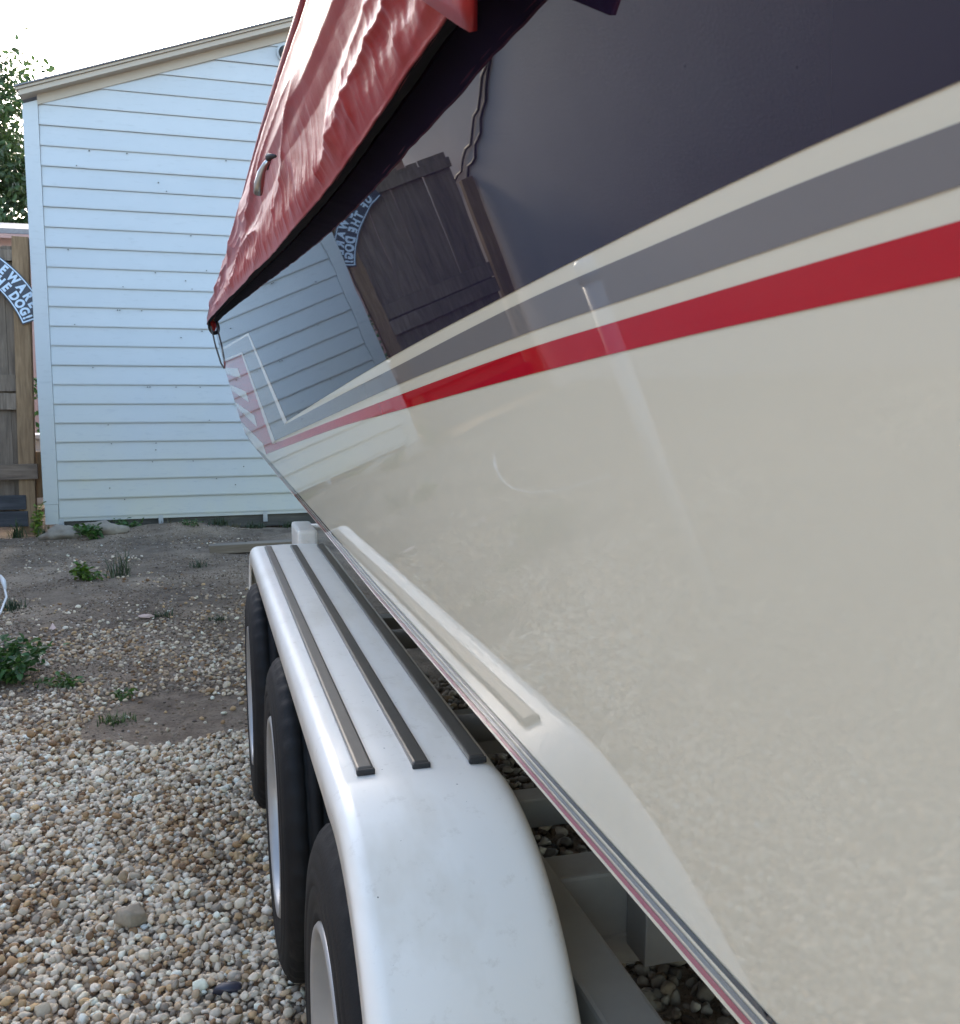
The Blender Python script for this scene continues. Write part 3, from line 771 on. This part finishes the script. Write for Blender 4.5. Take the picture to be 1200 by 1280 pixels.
def rake_board(name, x0, x1, lo, hi, d0, d1, mat, par):
    V = []
    for x in (x0, x1):
        V += [(x, sh(x) - d0, rake(x) + lo), (x, sh(x) - d1, rake(x) + lo), (x, sh(x) - d1, rake(x) + hi), (x, sh(x) - d0, rake(x) + hi)]
    return mesh(name, V, [(0, 1, 2, 3), (7, 6, 5, 4), (0, 4, 5, 1), (1, 5, 6, 2), (2, 6, 7, 3), (3, 7, 4, 0)], mat, par)
for a_, b_ in ((-1.46, PEAK), (PEAK, 7.9)):
    rake_board('frieze_board', a_, b_, -.012, .078, .0, .034, MAT['trim_beige'], shed)
for a_, b_ in ((-1.60, PEAK), (PEAK, 8.1)):
    rake_board('fascia_board', a_, b_, .076, .122, -.01, .15, MAT['trim_beige'], shed)
    rake_board('drip_edge', a_ + (-.02 if a_ < 0 else 0), b_, .125, .147, -.01, .17, MAT['trim_beige'], shed)
for sgn in (0, 1):
    pts = [(-1.63, PEAK), (PEAK, 8.15)][sgn]
    V = []
    for x in pts:
        V += [(x, sh(x) - .19, rake(x) + .149), (x, sh(x) - .19, rake(x) + .162), (x, 14.7, rake(x) + .149), (x, 14.7, rake(x) + .162)]
    mesh('roof_slope', V, [(0, 4, 5, 1), (1, 5, 7, 3), (3, 7, 6, 2), (2, 6, 4, 0), (0, 1, 3, 2), (4, 6, 7, 5)], MAT['shingle'], shed)
skew_box('skid_beam', -1.45, 7.8, -.06, -.01, -.05, .076, MAT['wood_skid'], shed)
for x in (-1.44, -.505, .54, 1.6): skew_box('foundation_strap', x - .022, x + .022, .012, .020, .0, .108, MAT['steel'], shed)
for i in range(46):                                   # nail heads and splinter marks on the boards
    x = random.uniform(-1.35, 1.2); kk = random.randrange(0, 19); z = Z0 + kk * EXPO + random.choice((.02, .168, .1)); 
    box('nail_head', x - .005, x + .005, sh(x) - .030, sh(x) - .012, z - .004, z + .004, MAT['dark_metal'], shed)
lm = empty('wall_lamp', (.86, 10.25, 4.72), 'small round fixture high on the shed gable beside the cover', 'lamp')
V, F = tube_vf([(.86, sh(.86) - .02, 4.74), (.86, sh(.86) - .05, 4.74)], .09, 20); mesh('base_plate', V, F, MAT['siding'], lm)
V, F = tube_vf([(.86, sh(.86) - .05, 4.74), (.86, sh(.86) - .12, 4.73), (.86, sh(.86) - .13, 4.73)], [.07, .055, .03], 20); mesh('shade', V, F, MAT['rubber_black'], lm)

# ------------------------------------------------------------------ fence with sign
FY = 10.34
fence = empty('fence', (-2.4, FY, 0), 'weathered wooden fence with tan end post beside the shed', 'fence')
rz = Matrix.Rotation(R(-1.3), 4, 'Y')
def tilted(name, x0, x1, y0, y1, z0, z1, mat, deg=0, parent=fence, bev=.004, ax='Y'):
    c_ = Vector(((x0 + x1) / 2, (y0 + y1) / 2, z0))
    mt = Matrix.Translation(c_) @ Matrix.Rotation(R(deg), 4, ax) @ Matrix.Translation(-c_)
    return box(name, x0, x1, y0, y1, z0, z1, mat, parent, bev, mt)
tilted('post', -1.835, -1.69, FY - .05, FY + .06, -.05, EYE + 1.535, MAT['wood_tan'], 1.4)
tilted('post', -3.24, -3.10, FY - .05, FY + .06, -.05, EYE + 1.12, MAT['wood_tan'], -.8)
x = -3.08; i = 0
while x < -1.86:
    w = random.uniform(.095, .145); zt = EYE + random.uniform(1.44, 1.50)
    tilted('picket', x, x + w, FY + .02 + .010 * (i % 2), FY + .036 + .010 * (i % 2), .07, zt, MAT['wood_grey'], random.uniform(-.4, .4), bev=.003)
    x += w - .006; i += 1
for z, h, m_, x1 in ((1.30, .105, 'wood_grey', -1.70), (.06, .16, 'wood_grey', -1.80), (-.115, .16, 'wood_grey', -1.80), (-.80, .15, 'wood_rail', -1.64), (-1.09, .14, 'wood_dark', -1.76), (-1.26, .15, 'wood_dark', -1.75)):
    yy = FY - .085 if m_ == 'wood_rail' else FY - .03
    if z < -1: yy = FY - .10
    tilted('rail', -3.1, x1, yy, yy + .035, EYE + z, EYE + z + h, MAT[m_], random.uniform(-.5, .5), bev=.004)

sign = empty('warning_sign', (-1.9, FY - .14, EYE + .9), 'curved dark blue sign reading BEWARE OF THE DOG hung on the fence', 'sign')
SYY = FY - .08
SC = (-1.665 - 1.045 * math.sin(R(64)), EYE + 0.838 - 1.045 * math.cos(R(64)))
def arc(r0, r1, a0, a1, y0, y1, n=24):
    V = []
    for i in range(n + 1):
        a = R(lerp(a0, a1, i / n))
        for r, y in ((r0, y0), (r1, y0), (r1, y1), (r0, y1)): V.append((SC[0] + r * math.sin(a), y, SC[1] + r * math.cos(a)))
    F = [(0, 1, 2, 3), tuple(4 * n + q for q in (3, 2, 1, 0))]
    for i in range(n):
        for q in range(4): F.append((4 * i + q, 4 * i + 4 + q, 4 * i + 4 + (q + 1) % 4, 4 * i + (q + 1) % 4))
    return V, F
A0, A1 = 22, 70.5
V, F = arc(.955, 1.205, A0, A1, SYY - .002, SYY + .004); mesh('panel', V, F, MAT['sign_blue'], sign)
for r0, r1 in ((.964, .975), (1.185, 1.196)):
    V, F = arc(r0, r1, A0 + .7, A1 - .7, SYY - .004, SYY - .002); mesh('border', V, F, MAT['sign_pale'], sign)
V, F = arc(.975, 1.185, A1 - 1.4, A1 - .7, SYY - .004, SYY - .002, 3); mesh('border', V, F, MAT['sign_pale'], sign)
def letter(ch, a, r, h, wid):
    cu = bpy.data.curves.new('letter', 'FONT'); cu.body = ch; cu.size = h / 0.70; cu.align_x = 'CENTER'; cu.extrude = .001; cu.offset = .006
    ob = bpy.data.objects.new('tmp', cu); COL.objects.link(ob)
    dg = bpy.context.evaluated_depsgraph_get(); me = bpy.data.meshes.new_from_object(ob.evaluated_get(dg))
    bpy.data.objects.remove(ob)
    me.transform(Matrix.Translation((SC[0] + r * math.sin(R(a)), SYY - .0045, SC[1] + r * math.cos(R(a)))) @ Matrix.Rotation(R(a), 4, 'Y') @ Matrix.Rotation(R(90), 4, 'X') @ Matrix.Diagonal((wid, 1, 1, 1)))
    me.materials.clear(); link('letter', me, MAT['sign_pale'], sign)
for ch, a in zip('BEWARE', (37.2, 42.4, 48.2, 53.8, 58.6, 62.8)): letter(ch, a, 1.091, .083, .80)
for ch, a in zip('OFTHEDOG!', (29.0, 33.6, 40.2, 44.8, 49.3, 55.2, 59.8, 64.3, 67.6)): letter(ch, a, .988, .083, .78)

# short timber post and pale things in the gap behind the fence
box('timber_stub', -1.70, -1.60, 10.44, 10.54, .30, EYE - .54, MAT['wood_tan'], None, .004); tag(bpy.data.objects['timber_stub'], 'short brown timber stub in the gap between fence and shed', 'post')
bm = bmesh.new(); box_bm(bm, -3.2, -1.85, 12.6, 13.1, 0, .80, .03); box_bm(bm, -3.25, -1.80, 12.55, 13.15, .80, .86, .015)
o = from_bm('storage_chest', bm, MAT['white_bin']); tag(o, 'white plastic storage chest glimpsed behind the fence', 'chest')

# neighbour building
nb = empty('neighbour_building', (-4.5, 18.5, 0), 'faded pink building with grey roof behind the fence', 'building')
box('wall', -9.5, -1.6, 18.0, 22, 0, 3.98, MAT['pink_wall'], nb)
V = [(-9.9, 17.7, 3.98), (-1.3, 17.7, 3.98), (-1.3, 19.9, 4.35), (-9.9, 19.9, 4.35), (-9.9, 17.7, 4.06), (-1.3, 17.7, 4.06), (-1.3, 19.9, 4.5), (-9.9, 19.9, 4.5), (-9.9, 22.3, 3.98), (-1.3, 22.3, 3.98), (-9.9, 22.3, 4.06), (-1.3, 22.3, 4.06)]
mesh('roof', V, [(0, 1, 2, 3), (4, 7, 6, 5), (0, 4, 5, 1), (3, 2, 9, 8), (7, 10, 11, 6), (8, 9, 11, 10), (0, 3, 7, 4), (1, 5, 6, 2), (3, 8, 10, 7), (2, 6, 11, 9)], MAT['shingle'], nb)
box('fascia', -9.9, -1.3, 17.66, 17.69, 3.90, 3.97, MAT['pink_wall'], nb)

# stucco house along the left of the drive (seen only as a reflection)
house = empty('stucco_house', (-5.5, 3, 0), 'pale lavender-grey stucco house wall mirrored in the navy hull panel', 'house')
box('wall', -9, -3.3, -6, 12.6, -.05, 3.35, MAT['stucco'], house)
V = [(x, y, z + .06) for x, y, z in [(-9.2, -6.2, 3.3), (-3.25, -6.2, 3.3), (-3.25, 12.8, 3.3), (-9.2, 12.8, 3.3), (-9.2, -6.2, 3.38), (-3.25, -6.2, 3.38), (-3.25, 12.8, 3.38), (-9.2, 12.8, 3.38), (-6.2, -6.2, 4.3), (-6.2, 12.8, 4.3)]]
mesh('roof', V, [(3, 2, 1, 0), (0, 1, 5, 8, 4), (2, 3, 7, 9, 6), (1, 2, 6, 5), (3, 0, 4, 7), (5, 6, 9, 8), (4, 8, 9, 7)], MAT['shingle'], house)
for k, (dz, dy) in enumerate(((0, 0), (-.02, .75))):
    pts = []
    for t in np.linspace(0, 1, 16):
        pts.append((-3.28 + .004 * k, lerp(8.45, 10.6, t) + dy * t, EYE + lerp(2.0, 1.12, t) + dz * t - .10 * math.sin(math.pi * t) + .022 * math.sin(t * 31 + k) + .012 * math.sin(t * 67)))
    o = tube('cable', pts, .016, MAT['wire']); tag(o, 'thin black cable sagging across the house wall, ' + ('upper' if k == 0 else 'lower') + ' one', 'cable')
pv = empty('drain_pipe', (-.9, 3.0, 0), 'white upright pipe with pale blue cap mirrored on the cream hull', 'pipe')
tube('pipe', [(-.92, 3.02, -.05), (-.92, 3.02, 1.24)], .034, MAT['white_pvc'], pv, 24)
tube('cap', [(-.92, 3.02, 1.24), (-.92, 3.02, 1.30), (-.92, 3.02, 1.315)], [.040, .040, .03], MAT['blue_cap'], pv, 24)

# ------------------------------------------------------------------ vegetation
def leaves_mesh(cen, nrm, size, tones, aspect=.5):
    """pointed, slightly folded leaves: 4 verts + centre fold"""
    n = len(cen); V = np.zeros((n, 6, 3)); 
    for i in range(n):
        nn = Vector(nrm[i]).normalized(); a = nn.cross(Vector(RNG.normal(size=3))).normalized(); b = nn.cross(a)
        L = size[i]; w = L * aspect * .5; c = Vector(cen[i])
        V[i] = [c, c + a * L * .35 + b * w + nn * w * .35, c + a * L * .75 + b * w * .7 + nn * w * .2, c + a * L - nn * L * .12, c + a * L * .75 - b * w * .7 + nn * w * .2, c + a * L * .35 - b * w + nn * w * .35]
    F = np.array([[0, 1, 2, 3], [0, 3, 4, 5]]); F = (F[None] + (np.arange(n) * 6)[:, None, None]).reshape(-1, 4)
    return V.reshape(-1, 3), F, np.repeat(np.asarray(tones), 6, axis=0)

def weed(name, x, y, r, h, n, size, label, tone=(.055, .14, .025), stems=7):
    root = empty(name, (x, y, gh(x, y)), label, 'weed'); g = gh(x, y)
    V = []; F = []
    tips = []
    for s in range(stems):
        a = RNG.uniform(0, 6.283); rr = r * math.sqrt(RNG.uniform(.02, 1)); hh = h * RNG.uniform(.5, 1.05)
        pts = [(x + .15 * rr * math.cos(a), y + .15 * rr * math.sin(a), g - .01), (x + .6 * rr * math.cos(a), y + .6 * rr * math.sin(a), g + hh * .6), (x + rr * math.cos(a), y + rr * math.sin(a), g + hh)]
        v, f = tube_vf(pts, [.003, .0025, .0012], 4); o = len(V); V += [tuple(q) for q in v]; F += [tuple(i + o for i in q) for q in f]
        tips.append(pts)
    mesh('stem', V, F, MAT['leaf_stem'], root)
    cen = []; nr = []; tn = []
    for i in range(n):
        p = tips[RNG.integers(stems)]; t = RNG.uniform(.2, 1)
        q = [lerp(lerp(p[0][k], p[1][k], t), lerp(p[1][k], p[2][k], t), t) for k in range(3)]
        cen.append([q[0] + RNG.normal() * r * .16, q[1] + RNG.normal() * r * .16, max(q[2] + RNG.normal() * h * .06, g + .006)])
        d = RNG.normal(size=3) * .55; d[2] = abs(d[2]) + .6; nr.append(d)
        tn.append(np.array(tone) * RNG.uniform(.55, 1.5) * np.array([RNG.uniform(.8, 1.4), 1, RNG.uniform(.7, 1.2)]))
    V, F, T = leaves_mesh(cen, nr, RNG.uniform(.6, 1.25, n) * size, tn, .62)
    fast_mesh('foliage', V, F, MAT['leaf'], root, True, T)
    return root
MAT['leaf_stem'] = flat('green_stem', (0.10, 0.16, 0.05), 0.6)

def tuft(name, x, y, r, h, n, label, tone=(.06, .11, .03), lean=.6):
    g = gh(x, y); V = []; F = []; T = []
    for i in range(n):
        a = RNG.uniform(0, 6.283); q = RNG.uniform(.15, 1.0) * lean; bx = x + RNG.normal() * r * .3; by = y + RNG.normal() * r * .3
        L = h * RNG.uniform(.5, 1.15); w = RNG.uniform(.0018, .004) * (1 + h * 3); d = np.array([math.cos(a), math.sin(a)]); sd_ = np.array([-d[1], d[0]])
        o = len(V); c = np.array(tone) * RNG.uniform(.6, 1.5)
        for k in range(5):
            t = k / 4; out = q * L * t ** 1.8; up = L * (t - .45 * q * t ** 2.2)
            ww = w * (1 - t) ** .7
            for sg in (-1, 1):
                V.append((bx + d[0] * out + sg * sd_[0] * ww, by + d[1] * out + sg * sd_[1] * ww, g - .005 + up)); T.append(c)
        F += [(o + 2 * k, o + 2 * k + 1, o + 2 * k + 3, o + 2 * k + 2) for k in range(4)]
    o = fast_mesh(name, V, F, MAT['leaf'], None, True, np.array(T)); return tag(o, label, 'weed')

weed('leafy_weed', -.98, 4.84, .25, .19, 640, .045, 'bushy dark green weed at the left edge where gravel meets dirt', (.045, .125, .028), 16)
weed('leafy_weed', -.68, 4.62, .12, .05, 90, .030, 'low trailing weed beside the bushy weed in the gravel', (.07, .15, .03), 8)
weed('leafy_weed', -.86, 7.30, .12, .12, 150, .045, 'bright green leafy weed in the dirt before the shed', (.085, .18, .02), 8)
tuft('grass_tuft', -.66, 7.38, .14, .26, 46, 'long-bladed grass tuft right of the bright green weed', (.06, .085, .04), .95)
tuft('grass_tuft', -.40, 4.02, .11, .05, 90, 'low grass patch at the edge of the bare dirt patch', (.07, .12, .03), 1.2)
weed('leafy_weed', -.41, 4.33, .06, .05, 40, .028, 'tiny weed just behind the low grass patch', (.07, .15, .03), 5)
tuft('grass_tuft', -.30, 5.95, .10, .06, 60, 'short grass strands on dirt behind the far wheel', (.055, .085, .04), 1.1)
tuft('grass_tuft', .02, 5.75, .10, .05, 60, 'short grass strands on dirt close to the far wheel', (.055, .085, .04), 1.2)
tuft('grass_tuft', -.1, 7.6, .10, .08, 46, 'thin grass strands on dirt below the old board', (.055, .085, .04), 1.1)
tuft('grass_tuft', -1.22, 6.45, .12, .09, 70, 'dark grass tuft at the left edge by the pale hose', (.05, .085, .045), 1.0)
weed('leafy_weed', -1.05, 9.25, .16, .13, 150, .05, 'green weed growing in front of the long concrete lump', (.06, .15, .03), 9)
weed('leafy_weed', -.85, 9.95, .20, .12, 170, .045, 'green creeping weed under the shed sill', (.055, .13, .03), 10)
weed('leafy_weed', -1.62, 9.95, .07, .34, 130, .05, 'sunlit yellow-green weed at the foot of the shed corner', (.16, .26, .03), 9)
tuft('grass_tuft', -1.5, 9.75, .12, .12, 60, 'grass strands beside the left concrete lump', (.06, .10, .03), .9)
tuft('grass_tuft', -1.78, 9.85, .12, .22, 60, 'grass at the foot of the tan fence post', (.05, .09, .03), .8)
for q, (x, y, lb) in enumerate(((.05, 9.7, 'dark grass in front of the shed beam, leftmost of three'), (.42, 9.8, 'dark grass in front of the shed beam, middle of three'), (.78, 9.75, 'dark grass in front of the shed beam, nearest the hull'))):
    tuft('grass_tuft', x, y, .17, .10, 110, lb, (.045, .07, .03), 1.1)

for q, (x, y, h_, lb) in enumerate(((-1.2, 9.98, .16, 'dry yellow grass under the shed sill near the corner'), (-.45, 10.0, .14, 'dry yellow grass under the shed sill beside the second strap'), (.22, 10.0, .12, 'dry yellow grass under the shed sill before the third strap'))):
    tuft('grass_tuft', x, y, .14, h_, 80, lb, (.15, .13, .05), .9)
weed('leafy_weed', -.2, 9.55, .13, .06, 70, .03, 'small flat weed on the dirt mound before the shed', (.06, .13, .03), 6)
def bush(name, x, y, r, h, n, label, tone):
    root = empty(name, (x, y, 0), label, 'shrub')
    cen = []; nr = []; tn = []
    for i in range(n):
        d = RNG.normal(size=3); d /= np.linalg.norm(d); q = RNG.uniform(.5, 1) ** .6
        cen.append((x + d[0] * r * q, y + d[1] * r * q, h * .5 + d[2] * h * .5 * q)); nr.append(d + RNG.normal(size=3) * .4); tn.append(np.array(tone) * RNG.uniform(.5, 1.5))
    V, F, T = leaves_mesh(cen, nr, RNG.uniform(.05, .11, n), tn, .6); fast_mesh('foliage', V, F, MAT['leaf'], root, True, T)
    tube('stem', [(x, y, -.02), (x + .03, y, h * .6)], [.03, .012], MAT['bark'], root)
bush('shrub', -2.6, 14.4, .9, 1.7, 900, 'green shrub glimpsed through the gap behind the fence', (.06, .15, .03))

def tree(x, y, h, r, label):
    root = empty('tree', (x, y, 0), label, 'tree')
    V, F = tube_vf([(x, y, -.1), (x + .1, y, h * .25), (x - .05, y + .1, h * .5), (x + .1, y, h * .8)], [.22, .17, .12, .04], 10)
    ends = []
    for i in range(16):
        t = RNG.uniform(.3, .8); a = RNG.uniform(0, 6.283); L = r * RNG.uniform(.5, 1.05)
        b0 = Vector((x, y, h * t)); b2 = b0 + Vector((math.cos(a) * L, math.sin(a) * L, h * RNG.uniform(.05, .26))); b1 = (b0 + b2) / 2 + Vector((0, 0, .2))
        v, f = tube_vf([b0, b1, b2], [.06, .04, .012], 6); o = len(V); V += v; F += [tuple(k + o for k in q) for q in f]
        ends += [b1, b2]
        for j in range(3):
            e = b1 + (b2 - b1) * RNG.uniform(.2, 1) + Vector(RNG.normal(size=3)) * .5; v, f = tube_vf([b1, e], [.015, .005], 4); o = len(V); V += v; F += [tuple(k + o for k in q) for q in f]; ends.append(e)
    mesh('trunk', V, F, MAT['bark'], root, True)
    cen = []; nr = []; tn = []
    for e in ends:
        k = RNG.integers(170, 300); s = RNG.uniform(.28, .55); sh_ = RNG.uniform(.6, 1.35)
        for j in range(k):
            d = RNG.normal(size=3) * s * np.array([1, 1, .7]); cen.append(np.array(e) + d); nr.append(RNG.normal(size=3) + np.array([0, 0, .6])); tn.append(np.array([.045, .085, .028]) * sh_ * RNG.uniform(.6, 1.5))
    V, F, T = leaves_mesh(cen, nr, RNG.uniform(.10, .19, len(cen)), tn, .6)
    fast_mesh('crown', V, F, MAT['leaf'], root, True, T)
tree(-4.8, 25.0, 8.4, 2.3, 'leafy green tree rising behind the pink building')

# ------------------------------------------------------------------ small things on the ground
tilted('old_board', -.03, .85, 8.16, 8.30, gh(.2, 8.2) + .014, gh(.2, 8.2) + .085, MAT['wood_board'], -1.0, None, .004)
tag(bpy.data.objects['old_board'], 'old wooden board lying on the dirt behind the fender', 'board')
hp_ = empty('hose', (-1.25, 6.1, 0), 'pale hose looping down at the left edge of the photo', 'hose')
tube('line', [(-1.34, 6.60, .22), (-1.235, 6.30, .20), (-1.185, 6.12, .13), (-1.19, 5.95, .07), (-1.24, 5.75, .035), (-1.36, 5.5, .025), (-1.6, 5.3, .025)], .0065, MAT['hose'], hp_)
tube('nozzle', [(-1.262, 6.38, .215), (-1.23, 6.29, .195), (-1.205, 6.20, .165)], [.008, .015, .008], MAT['hose'], hp_, 10)
o = mesh('litter', [(-.915, 5.82, gh(-.9, 5.8) + .005), (-.90, 5.85, gh(-.9, 5.8) + .035), (-.875, 5.80, gh(-.9, 5.8) + .012), (-.90, 5.79, gh(-.9, 5.8) + .002)], [(0, 1, 2), (0, 2, 3), (0, 3, 1), (1, 3, 2)], MAT['debris_pink']); tag(o, 'small pale scrap of litter standing on the dirt', 'litter')
